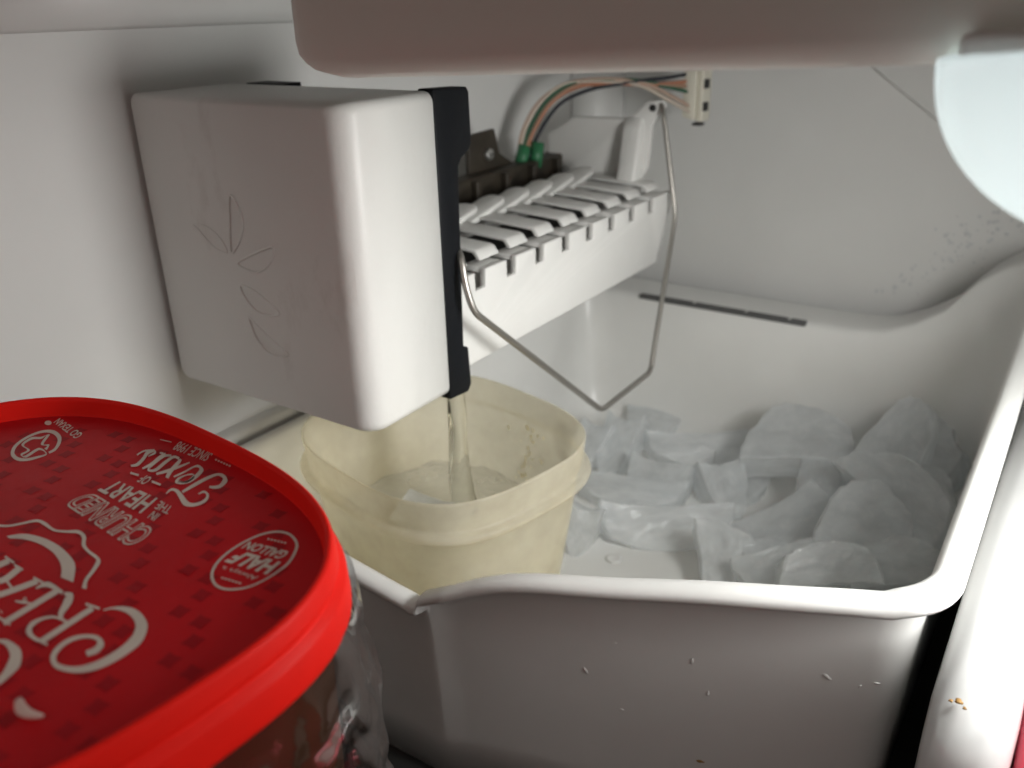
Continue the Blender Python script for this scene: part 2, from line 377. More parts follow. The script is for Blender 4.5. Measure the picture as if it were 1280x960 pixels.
# top tabs between the notches, fingers and louvre blades
ys = [28.0] + NY + [50.2]
for i in range(len(ys) - 1):
    a = ys[i] + (.46 if i else 0); b = ys[i + 1] - .40
    if b - a < .3: continue
    prism('tab', [(a, -10.86), (b, -10.86), (b + .05, -10.95), (b + .02, -11.1), (a, -11.1)], 'x', -23.7, -22.66, m_white, IM, bevel=.03)
def strip(name, ring_at, ts, m, parent):
    return loft(name, [ring_at(t) for t in ts], m, parent)
for i in range(9):
    yc = NY[0] - .95 + 2.503 * i
    if yc > 49.6: continue
    yc += .29
    v = []
    prof = [(-23.02, -10.72), (-23.28, -10.36), (-23.5, -10.28), (-27.4, -10.10), (-27.4, -10.24), (-23.5, -10.44), (-23.25, -10.76)]
    prism('finger', prof, 'y', yc - .80, yc + .72, m_white, IM, bevel=.04)
for i in range(8):
    y0 = 27.2 + 2.503 * i
    def blade(t, y0=y0):
        y = y0 + 4.0 * t; z = -10.35 + .85 * t
        w0, w1 = -26.75, -28.2
        if t > .99: w0 -= .45; w1 += .45
        elif t > .94: w0 -= .14; w1 += .14
        return [(w0, y, z), (w1, y, z), (w1, y + .05, z - .3), (w0, y + .05, z - .3)]
    mods(strip('blade', blade, (0, .5, .88, .95, 1.0), m_white, IM), .07, 2)
box('inner_strip', -28.4, -27.2, 28.2, 49.9, -11.2, -10.75, m_white, IM, bevel=.15)
# brown heater rail with its bracket and screw
rail = box('heater_rail', -31.6, -30.2, 28.2, 51.2, -12.5, -9.1, m_brown, IM, bevel=.2)
for i in range(7): box('rib', -30.25, -29.75, 31 + 3 * i, 31.5 + 3 * i, -12, -9.2, m_brown, rail, bevel=.08)
br = prism('bracket', [(41.2, -9.3), (41.3, -6.9), (43.9, -6.8), (44.4, -8.3), (46.2, -9.3)], 'x', -31.5, -31.2, m_brown, IM, bevel=.08)
v = []
sc = tube('screw', [(-31.25, 43.1, -8.2), (-30.95, 43.1, -8.2)], .36, m_screw, br, 14); mods(sc, .06, 2)
box('slot', -30.96, -30.92, 42.85, 43.35, -8.24, -8.16, m_dark, br, bevel=0)
prism('rail_end', [(49.2, -10), (50.4, -9.1), (51.6, -8.9), (52.4, -9.4), (52.6, -11)], 'x', -31.8, -30.4, m_brown, IM, bevel=.25)
# white end plate
pl = [(-31.4, -7.9), (-29.3, -6.7), (-25.4, -6.65), (-24.2, -5.55), (-23.2, -5.5), (-23.0, -5.8), (-23.8, -7.0), (-24.05, -9.6), (-24.6, -10.5), (-24.5, -13.5), (-30.8, -13.5), (-31.4, -11)]
endp = prism('end_plate', pl, 'y', 50.2, 50.75, m_white, IM, bevel=.12)
prism('end_flange', [(48.8, -10.6), (49.2, -9.4), (49.6, -7.2), (50.3, -6.4), (50.5, -10.6)], 'x', -25.6, -24.3, m_white, IM, bevel=.2)
tube('pivot_hole', [(-23.75, 50.15, -5.95), (-23.75, 50.3, -5.95)], .22, m_dark, endp, 12)
# bail arm
arm = [(-23.0, 50.3, -5.9), (-22.6, 49.9, -6.1), (-21.95, 48.4, -7.5), (-21.6, 49.4, -12.1), (-20.8, 46.5, -17.6), (-20.3, 44.2, -20.45), (-20.2, 43.3, -20.75), (-19.9, 38.0, -20.25), (-19.8, 36.9, -19.98), (-20.0, 36.0, -19.4),
       (-20.4, 32.2, -16.2), (-20.9, 29.0, -12.5), (-21.1, 28.3, -11.4), (-21.25, 27.9, -10.3), (-21.3, 27.85, -9.0), (-21.65, 27.6, -8.6)]
def rounded(pts, r, k=5):
    P = [Vector(p) for p in pts]; out = [P[0]]
    for i in range(1, len(P) - 1):
        a, b, c = P[i - 1], P[i], P[i + 1]; ra = min(r, (a - b).length * .45); rc = min(r, (c - b).length * .45)
        p0 = b + (a - b).normalized() * ra; p1 = b + (c - b).normalized() * rc
        for j in range(k + 1):
            t = j / k; out.append(p0 * (1 - t) ** 2 + b * 2 * t * (1 - t) + p1 * t * t)
    out.append(P[-1]); return out
arm = [(-23.34, 50.4, -5.62), (-22.97, 50.0, -6.13), (-21.6, 49.45, -12.11), (-21.5, 48.99, -13.1), (-20.2, 43.81, -20.36), (-19.9, 37.16, -20.13), (-20.9, 27.47, -11.81), (-21.2, 27.35, -10.59), (-21.4, 27.47, -9.62), (-21.9, 27.87, -9.34)]
tube('bail_arm', rounded(arm, .5), .155, m_steel, IM, 10)
# wiring
WIRES = [[(-31.44, 46.79, -8.9), (-31.46, 47.34, -7.43), (-30.91, 48.32, -5.79), (-29.71, 49.58, -4.7), (-27.93, 51.06, -4.44), (-25.86, 52.58, -4.7), (-24.33, 53.58, -5.47), (-23.03, 54.36, -6.29)], [(-31.27, 46.9, -8.9), (-31.17, 47.55, -7.44), (-30.52, 48.65, -5.71), (-29.31, 49.91, -4.62), (-27.52, 51.38, -4.5), (-25.87, 52.6, -4.61), (-24.51, 53.53, -4.98), (-23.11, 54.42, -5.41)], [(-31.09, 47.01, -8.96), (-30.92, 47.73, -7.5), (-30.19, 48.91, -5.72), (-28.89, 50.2, -4.83), (-27.09, 51.66, -4.75), (-25.44, 52.88, -4.86), (-24.18, 53.77, -4.8), (-23.17, 54.46, -4.69)], [(-30.87, 47.14, -9.01), (-30.59, 47.97, -7.51), (-29.77, 49.19, -5.83), (-28.34, 50.57, -5.04), (-26.87, 51.79, -4.76), (-25.45, 52.88, -4.57), (-24.41, 53.63, -4.46), (-23.21, 54.48, -4.25)], [(-31.35, 46.84, -8.95), (-31.33, 47.52, -7.2), (-30.69, 48.56, -5.56), (-29.51, 49.75, -4.61), (-27.5, 51.35, -4.64), (-25.84, 52.56, -4.89), (-24.31, 53.55, -5.81), (-23.0, 54.33, -6.63)], [(-31.18, 46.95, -8.96), (-30.99, 47.64, -7.59), (-30.34, 48.76, -5.81), (-29.02, 50.12, -4.73), (-27.18, 51.61, -4.66), (-25.65, 52.75, -4.76), (-24.26, 53.71, -4.94), (-23.15, 54.44, -5.02)]]
for i, p in enumerate(WIRES): tube('wire', spline(p, 6), .125, m_wires[i], IM, 8)
tube('wire_lug', [(-31.1, 46.4, -9.5), (-31.0, 46.9, -8.2)], .42, m_lug, IM, 10); tube('wire_lug', [(-30.6, 47.4, -9.6), (-30.6, 47.8, -8.1)], .45, m_lug, IM, 10)
plug = prism('plug', [(-23.6, -6.9), (-23.6, -4.0), (-22.75, -4.0), (-22.75, -7.1)], 'y', 54.2, 55.6, m_conn, IM, bevel=.08)
box('socket', -22.75, -22.35, 54.5, 55.9, -7.2, -3.8, m_conn, IM, bevel=.1)
for z in (-4.6, -6.0): box('clip', -22.4, -22.2, 54.6, 55.2, z - .55, z, m_dark, IM, bevel=.04)
box('clip', -23.0, -22.4, 54.5, 55.2, -7.45, -7.28, m_dark, IM, bevel=.04)
for i in range(5): box('terminal', -23.62, -23.5, 54.35, 55.0, -4.45 - .52 * i, -4.25 - .52 * i, m_dark, plug, bevel=0)

# ================================================================ ice bin
BIN = thing('ice_bin', (-16, 38, -30.5), 'deep white plastic ice bin with a wavy front rim', 'ice bin')
def plan(corners, K=10, Mseg=14):
    """corners: (x, y, radius); returns points with the edge each belongs to"""
    P = [Vector((c[0], c[1])) for c in corners]; n = len(P); out = []; ends = []
    for i in range(n):
        a, b, c = P[i - 1], P[i], P[(i + 1) % n]; r = corners[i][2]
        d0 = (a - b).normalized(); d1 = (c - b).normalized()
        ang = d0.angle(d1); t = r / math.tan(ang / 2)
        ends.append((b + d0 * t, b, b + d1 * t))
    for i in range(n):
        p0, b, p1 = ends[i]; nx = ends[(i + 1) % n][0]
        for j in range(K + 1):
            t = j / K; q = p0 * (1 - t) ** 2 + b * 2 * t * (1 - t) + p1 * t * t
            out.append((q.x, q.y, (i - 1) % n if t < .5 else i))
        for j in range(1, Mseg):
            t = j / Mseg; q = p1.lerp(nx, t); out.append((q.x, q.y, i))
    return out
# edges: 0 front right part, 1 front left part, 2 left, 3 back, 4 right
def corners(d, dr=None, df=None):
    fi = d if df is None else df
    # d: inset of front, right, left ; dr: inset of back
    db = d if dr is None else dr
    return [(-.9 - d, 22.9 + fi, max(.7, 1.9 - d * .5)), (-18.2, 19.15 + fi, 3.0), (-32.4 + d, 18.9 + fi, 2.4), (-32.4 + d, 58.9 - db, 2.6), (-.9 - d, 58.9 - db, 4.5)]
def lerp_tab(tab, x):
    tab = sorted(tab)
    if x <= tab[0][0]: return tab[0][1]
    for (a, va), (b, vb) in zip(tab, tab[1:]):
        if x <= b:
            t = (x - a) / (b - a); return va + (vb - va) * (t * t * (3 - 2 * t) * .4 + t * .6)
    return tab[-1][1]
FR = [(-.9, -15.75), (-3.8, -16.45), (-7.2, -17.0), (-11.3, -17.85), (-14.2, -18.3), (-15.4, -18.7), (-16.6, -19.35), (-17.5, -20.1), (-18.2, -20.5), (-19.2, -20.35), (-21, -20.1), (-24, -19.7), (-32.4, -19.3)]
RT = [(18, -15.75), (23, -15.75), (40, -15.3), (48, -15.0), (53, -14.3), (57, -13.5)]
BK = [(-.9, -13.5), (-3, -14.2), (-4.6, -15.8), (-6, -18.1), (-7.5, -19.2), (-10, -19.65), (-20, -19.65), (-32.4, -19.65)]
LF = [(18, -19.3), (40, -19.4), (59, -19.65)]
base = plan(corners(0))
rim = []
for (x, y, e) in base:
    rim.append(lerp_tab(FR, x) if e in (0, 1) else lerp_tab(LF, y) if e == 2 else lerp_tab(BK, x) if e == 3 else lerp_tab(RT, y))
for _ in range(2): rim = [(rim[i - 1] + 2 * rim[i] + rim[(i + 1) % len(rim)]) / 4 for i in range(len(rim))]
def bring(d, dz, dr=None, absz=None, df=None):
    P = plan(corners(d, dr, df)); return [(p[0], p[1], (rim[i] + dz) if absz is None else absz) for i, p in enumerate(P)]
def blend(d, dr, t, lo, df=None):
    P = plan(corners(d, dr, df)); return [(p[0], p[1], rim[i] * (1 - t) + lo * t) for i, p in enumerate(P)]
rings = [bring(1.6, 0, 3.0, -30.5, 1.5), blend(1.35, 2.2, .75, -30.5, 1.25), blend(1.0, 1.2, .25, -30, .95), bring(.8, -1.0), bring(.7, -.62), bring(.3, -.55), bring(.06, -.45), bring(0, -.28), bring(.06, -.1), bring(.25, 0), bring(.5, .02),
         bring(.72, -.02, 3.2), bring(.86, -.14, 3.6), bring(.95, -.4, 3.8), blend(1.3, 4.0, .25, -29.4), blend(2.0, 4.6, .72, -29.4), blend(2.45, 5.0, .93, -29.4), bring(2.8, 0, 5.4, -29.3), bring(3.4, 0, 6.2, -29.5)]
shell = loft('shell', rings, m_bin, BIN)
# vent slot in the back ledge, with three little bridges
vs = box('vent_slot', -26.6, -14.4, 55.0, 55.6, -19.98, -19.66, m_slot, BIN, bevel=.12)
for x in (-22.4, -18.6, -15.6): box('slot_bridge', x, x + .16, 55.1, 55.58, -19.99, -19.645, m_bin, vs, bevel=.04)
# moulded dimples on the bin floor
for (x, y) in ((-19.0, 37.3), (-22.8, 34.5), (-14.5, 34.5)):
    o = loft('floor_dimple', [ring_even(x, y, .5, .5, 0, 2, -29.49, 20), ring_even(x, y, .38, .38, 0, 2, -29.43, 20), ring_even(x, y, .25, .25, 0, 2, -29.47, 20)], m_bin, BIN)
SCUFF = [((-12.17, 21.87, -22.65), 8), ((-8.41, 22.69, -21.02), 7), ((-11.13, 22.1, -21.07), 6), ((-4.14, 23.63, -20.35), 8), ((-3.15, 23.85, -20.42), 5), ((-2.69, 23.95, -20.14), 6), ((-7.79, 22.83, -22.29), 6), ((-10.76, 22.18, -24.07), 4), ((-7.86, 22.82, -25.56), 7)]
from mathutils.bvhtree import BVHTree
sv = [q.co + ORG[shell.name] for q in shell.data.vertices]
bvh = BVHTree.FromPolygons(sv, [tuple(q.vertices) for q in shell.data.polygons])
for i, (c, w) in enumerate(SCUFF):
    hit, nrm, _, _ = bvh.ray_cast(W(0, 0, 0), (W(*c) - W(0, 0, 0)).normalized())
    if hit is None: continue
    t1 = nrm.orthogonal().normalized(); t2 = nrm.cross(t1); vv = []; ff = []; K = 10
    ph = random.uniform(0, 3.14); la, lb = w * .00022, w * .00010
    for (sc_, hh) in ((1, 0.00002), (.6, .00025), (.25, .0003)):
        for k in range(K):
            a = 6.283 * k / K; rr = sc_ * random.uniform(.75, 1.2); u_, v_ = la * rr * math.cos(a), lb * rr * math.sin(a)
            u2, v2 = u_ * math.cos(ph) - v_ * math.sin(ph), u_ * math.sin(ph) + v_ * math.cos(ph)
            q = hit + t1 * u2 + t2 * v2 + nrm * hh; vv.append((q.x / U, q.y / U, q.z / U - Z0))
    for r_ in range(2):
        for k in range(K): ff.append((r_ * K + k, r_ * K + (k + 1) % K, (r_ + 1) * K + (k + 1) % K, (r_ + 1) * K + k))
    ff.append(tuple(range(2 * K, 3 * K)))
    obj('dried_drip', vv, ff, m_crumb if i == 8 else m_bin, BIN)


# ================================================================ right-hand partition
pr = []
part = thing('partition', (0, 40, -30.5), 'glossy white rounded partition running beside the bin on the right', 'partition')
def prof_part(y, k):
    out = []
    w = 1.08 * (.45 + .55 * k); top = -16.9 - 2.6 * (1 - k)
    for (x, z) in ((-1, -30.4), (-1, top - 1.2), (-.93, top - .6), (-.7, top - .2), (-.3, top), (.35, top), (.75, top - .2), (.98, top - .6), (1.05, top - 1.2), (1.05, -30.4)):
        out.append((.05 + x * w, y, z))
    return out
rings = [prof_part(y, k) for y, k in ((19.2, .3), (19.35, .55), (19.8, .78), (20.6, .92), (21.8, .99), (23, 1), (35, 1), (59.8, 1))]
loft('panel', rings, m_rail, part)
for (x, y, r) in ((-.32, 20.6, .10), (-.50, 20.5, .055), (-.16, 20.4, .05)):
    z = -16.9 - .08
    rr = [r * random.uniform(.7, 1.3) for _ in range(10)]
    loft('stain', [[(x + q * k * math.cos(.628 * a), y + 1.3 * q * k * math.sin(.628 * a), z + h) for a, q in enumerate(rr)] for k, h in ((1, .05), (.6, .085), (.3, .09))], m_crumb, part)
pk = box('food_package', 1.25, 7.5, 12.0, 26, -30.5, -18.6, m_redpk, None, bevel=.5)
tag(pk, 'blurred dark red package in the bottom right corner', 'package')

# ================================================================ plastic container
BOXC = (-23.18, 27.62)
ct = thing('storage_container', (BOXC[0], BOXC[1], -29.4), 'yellowed translucent plastic container standing in the bin under the ice maker', 'container')
def cr(s, z, n=3.0): return ring_even(BOXC[0], BOXC[1], 6.35 * s, 5.6 * s, -12, n, z, 120)
rings = [cr(.70, -29.3), cr(.735, -29.0), cr(.755, -28.3), cr(.905, -21.8), cr(.938, -20.05), cr(.950, -19.98), cr(.995, -19.93), cr(1.024, -19.86), cr(1.032, -19.7), cr(1.024, -19.56), cr(.995, -19.50), cr(.972, -19.46), cr(.970, -19.36), cr(.992, -18.2), cr(.994, -18.05), cr(.988, -17.98), cr(.978, -18.05),
         cr(.962, -19.3), cr(.921, -20.3), cr(.883, -22), cr(.735, -28.2), cr(.71, -28.8)]
loft('body', rings, m_box, ct)
# water frozen in the container
def wob(r, z): return [(x, y, z + .10 * math.sin(i * .55) + .06 * math.sin(i * 1.3)) for i, (x, y, _) in enumerate(r)]
rings = [cr(.715, -28.6), cr(.825, -24), wob(cr(.852, -23), -22.9), wob(cr(.81, -23), -22.78)]
fz = loft('frozen_water', rings, m_icicle); tag(fz, 'frozen water filling the lower half of the yellowed container', 'ice')

# mineral residue on the inside of the container
rr_ = random.Random(11)
v = []; f = []
for i in range(34):
    a = math.radians(rr_.gauss(80, 6)); z = rr_.uniform(-22.6, -19.6)
    s_ = (.883 + .038 * (z + 22) / 1.7 if z < -20.3 else .921 + .037 * (z + 20.3)) - .010
    c_, n_ = math.cos(a), math.sin(a); r_ = (abs(c_ / 6.35) ** 3 + abs(n_ / 5.6) ** 3) ** (-1 / 3) * s_
    cc, ss = math.cos(math.radians(-12)), math.sin(math.radians(-12))
    x, y = BOXC[0] + cc * r_ * c_ - ss * r_ * n_, BOXC[1] + ss * r_ * c_ + cc * r_ * n_
    q = rr_.uniform(.05, .16); k0 = len(v)
    v += [(x - q, y, z), (x + q, y - q, z), (x, y - q * .6, z + q * 1.3), (x, y - q, z - q), (x - q * .3, y - q * .8, z)]
    f += [(k0, k0 + 2, k0 + 4), (k0 + 2, k0 + 1, k0 + 4), (k0 + 1, k0 + 3, k0 + 4), (k0 + 3, k0, k0 + 4)]
tag(obj('residue', v, f, translucent('mineral_residue', (.97, .91, .74), .25, .4), ct), kind='stuff')

# ================================================================ icicle and ice pieces
rings = []
for i in range(22):
    t = i / 21; z = -15.7 - 7.2 * t
    rx = .30 + .28 * t + .10 * math.sin(t * 9) * .6; ry = .42 + .25 * t
    rings.append([(-23.0 + .25 * t + (rx * (1 + .12 * math.sin(3 * a + t * 5))) * math.cos(a), 28.45 + ry * math.sin(a) + .08 * math.sin(t * 7), z) for a in [6.283 * k / 18 for k in range(18)]])
ic = loft('icicle', rings, m_glassice); tag(ic, 'clear icicle column dripping from the ice maker into the container', 'icicle')

ICE=[[[-17.88,41.56,-27.3],[-0.87,-0.494,-0.0],[0.355,-0.624,-0.696],7.02,2.73],[[-19.54,51.03,-27.0],[-0.835,-0.551,-0.0],[0.382,-0.579,-0.721],6.77,2.5],[[-16.78,47.12,-26.6],[-0.695,-0.719,-0.0],[0.542,-0.524,-0.657],2.57,3.65],[[-14.26,37.36,-27.8],[0.395,-0.693,-0.604],[0.884,0.465,0.044],3.98,2.87],[[-21.26,37.94,-26.7],[-0.961,-0.257,0.103],[0.028,-0.459,-0.888],1.94,2.73],[[-21.15,43.67,-27.6],[-0.955,-0.297,-0.0],[0.255,-0.822,-0.51],6.17,1.96],[[-19.9,45.74,-26.9],[-0.999,-0.041,-0.0],[0.03,-0.737,-0.675],3.54,2.96],[[-24.16,49.09,-26.0],[-0.996,-0.094,-0.0],[0.074,-0.789,-0.61],2.38,4.59],[[-25.61,47.77,-26.5],[-0.997,0.074,-0.0],[-0.055,-0.741,-0.67],2.18,3.43],[[-11.9,47.57,-26.3],[0.975,0.196,0.1],[-0.22,0.886,0.408],5.97,4.22],[[-12.47,43.28,-26.65],[-0.526,-0.81,-0.259],[0.838,-0.443,-0.318],5.79,2.94],[[-9.85,39.36,-25.8],[-0.74,-0.613,-0.277],[0.669,-0.63,-0.393],5.77,3.2],[[-6.75,36.61,-26.4],[0.83,0.551,0.093],[-0.421,0.508,0.752],4.32,2.09],[[-6.17,38.94,-25.9],[0.985,0.163,-0.048],[-0.134,0.917,0.376],4.15,4.45],[[-6.71,43.57,-25.3],[0.74,-0.667,-0.086],[0.577,0.564,0.591],6.98,2.94],[[-7.46,45.7,-25.5],[0.957,-0.286,0.059],[0.204,0.799,0.566],3.38,5.5],[[-6.51,48.96,-25.2],[0.847,-0.532,0.0],[0.429,0.683,0.59],4.79,3.05],[[-3.84,38.75,-26.6],[0.83,0.551,0.091],[-0.462,0.586,0.665],4.4,2.31],[[-3.99,43.83,-26.55],[0.975,0.22,0.037],[-0.204,0.814,0.544],2.71,3.93],[[-10.62,49.24,-25.6],[-0.995,-0.097,-0.0],[0.085,-0.876,-0.475],2.36,4.0],[[-9.79,38.15,-28.0],[0.749,0.65,0.123],[-0.63,0.643,0.436],3.25,2.27],[[-24.5,54.36,-28.0],[-0.964,-0.265,0.0],[0.241,-0.877,-0.415],3.63,2.41],[[-16.46,51.2,-28.0],[-0.933,-0.359,-0.0],[0.348,-0.905,-0.246],3.16,4.07]]
def crescent(seed):
    """half-moon ice piece: chord along x (-.5 to .5), bulge along -y... stored as u (0..1), thickness along z"""
    rnd = random.Random(seed); N = 26; K = 7; v = []; f = []
    ph = [rnd.uniform(0, 6.28) for _ in range(4)]
    def outline(inset):
        pts = []
        for i in range(N):
            a = math.pi * i / (N - 1)
            x = .5 * math.copysign(abs(math.cos(a)) ** .92, math.cos(a)); y = .06 + .94 * math.sin(a) ** .85
            pts.append((x * (1 - inset), .42 + (y - .42) * (1 - inset)))
        for i in range(1, 9):                       # the slightly hollow top
            t = i / 9; y = .06 + .09 * math.sin(math.pi * t); pts.append(((-.5 + t) * (1 - inset), .42 + (y - .42) * (1 - inset)))
        return pts
    prof = [(0.0, .5), (.0, .06), (.015, .02), (.06, .0), (.5, -.03), (.94, .0), (.985, .02), (1.0, .06), (1.0, .5)]
    n = N + 8
    for zt, ins in prof:
        for (x, y) in outline(max(0, ins)):
            q = Vector((x * 3, y * 2, zt * 1.2)) + Vector((seed * 3.1, 0, 0))
            d = noise.noise(q * 1.1) * .08 + noise.noise(q * 3.6) * .045
            v.append((x * (1 + d), y * (1 + d) + d * .3, zt + (noise.noise(Vector((x * 3, y * 2, seed * 2.3))) * .16 + noise.noise(Vector((x * 8, y * 6, seed * 1.7))) * .025) * (1 if zt < .5 else -.6)))
    for i in range(len(prof) - 1):
        for k in range(n): f.append((i * n + k, i * n + (k + 1) % n, (i + 1) * n + (k + 1) % n, (i + 1) * n + k))
    f += [tuple(range(n - 1, -1, -1)), tuple(range((len(prof) - 1) * n, len(prof) * n))]
    me = bpy.data.meshes.new('ice_piece'); me.from_pydata(v, [], f); me.update()
    bm = bmesh.new(); bm.from_mesh(me); bmesh.ops.triangulate(bm, faces=[q for q in bm.faces if len(q.verts) > 4]); bmesh.ops.recalc_face_normals(bm, faces=bm.faces[:]); bm.to_mesh(me); bm.free()
    me.polygons.foreach_set('use_smooth', [True] * len(me.polygons)); me.materials.append(m_ice); me.set_sharp_from_angle(angle=math.radians(28))
    return me
ICE_LABELS = [
 'long half-moon ice piece lying nearest the container, flat edge up',
 'wide ice piece against the back wall of the bin, right of the wire corner',
 'short upright ice piece standing in the middle of the bin floor',
 'wedge-shaped ice piece leaning at the front rim beside the bare bin floor',
 'small ice piece touching the right side of the yellowed container',
 'flat pale ice piece behind the long half-moon piece',
 'square-looking bright ice piece in front of the wide back piece',
 'tall ice piece standing below the corner of the wire arm',
 'ice piece partly hidden between the container and the wire arm corner',
 'large domed ice piece at the back left of the heap',
 'ice piece at the left edge of the heap, beside the middle floor gap',
 'broad ice piece facing the camera at the centre of the heap',
 'round-backed ice piece at the front rim, under the heap centre',
 'big round-edged ice piece right of the heap centre',
 'long curved ice piece sloping down the right of the heap',
 'pointed ice piece sticking up highest at the back of the heap',
 'dark ice piece at the back right, behind the pointed one',
 'shadowed ice piece in the front right corner of the bin',
 'dim ice piece against the right wall of the bin',
 'ice piece wedged behind the domed piece and the curved piece',
 'low ice piece under the heap near the front rim',
 'ice sliver lying at the back wall behind the wire corner',
 'low ice piece between the wide back piece and the domed piece']
meshes = [crescent(i) for i in range(6)]
for i, (mid, u, w, L, s) in enumerate(ICE):
    u = Vector(u); w = Vector(w); n = u.cross(w)
    th = 2.2; L *= 1.15; s *= 1.18
    me = meshes[i % 6]
    o = bpy.data.objects.new('ice_piece', me); COL.objects.link(o)
    base_p = W(*mid) - n * th * U * (0.9)
    m4 = Matrix(((u.x * L, w.x * s, n.x * th), (u.y * L, w.y * s, n.y * th), (u.z * L, w.z * s, n.z * th))).to_4x4()
    for r in range(3):
        for c in range(3): m4[r][c] *= U
    m4.translation = base_p
    o.matrix_world = m4
    tag(o, ICE_LABELS[i], 'ice piece', 'crescent ice pieces in the bin')
# one piece frozen in at the bottom of the container
o = bpy.data.objects.new('ice_piece', meshes[2]); COL.objects.link(o)
o.matrix_world = Matrix.Translation(W(-23.0, 25.6, -21.9)) @ Matrix.Rotation(math.radians(10), 4, 'Z') @ Matrix.Rotation(math.radians(-75), 4, 'X') @ Matrix.Diagonal((3.4 * U, 1.8 * U, 1.8 * U, 1))
tag(o, 'ice piece frozen in at the bottom of the yellowed container', 'ice piece', 'crescent ice pieces in the bin')


# ================================================================ ice cream tub
TC = (-18.84, 6.68)
def lr(s, z, k=128): return ring_even(TC[0], TC[1], 8.04 * s, 6.02 * s, -5, 2.8, z, k)
TUB = thing('ice_cream_tub', (TC[0], TC[1], -30.5), 'brown ice cream tub with a printed bright red lid, front left', 'tub')
loft('body', [lr(.84, -30.4), lr(.88, -30.2), lr(.94, -13.2), lr(.95, -12.4), lr(.94, -11.3)], m_tub, TUB)
lid = loft('lid', [lr(.97, -11.98), lr(1.006, -12.02), lr(1.016, -11.96), lr(1.017, -11.85), lr(1.013, -11.25), lr(1.008, -11.14), lr(.993, -11.06), lr(.989, -11.0), lr(.993, -10.94), lr(.99, -10.84), lr(.986, -10.56), lr(.981, -10.47), lr(.973, -10.44), lr(.965, -10.47), lr(.960, -10.56), lr(.955, -10.94), lr(.948, -11.05), lr(.93, -11.08)], m_lid, TUB, cap0=False)
rings = [[(TC[0] + (x - TC[0]) * 1, y, z + .0) for (x, y, z) in lr(s, -11.0)] for s in (.950, .94, .7, .5, .3, .1)]
lab = loft('label', rings, m_label, lid, cap0=False)

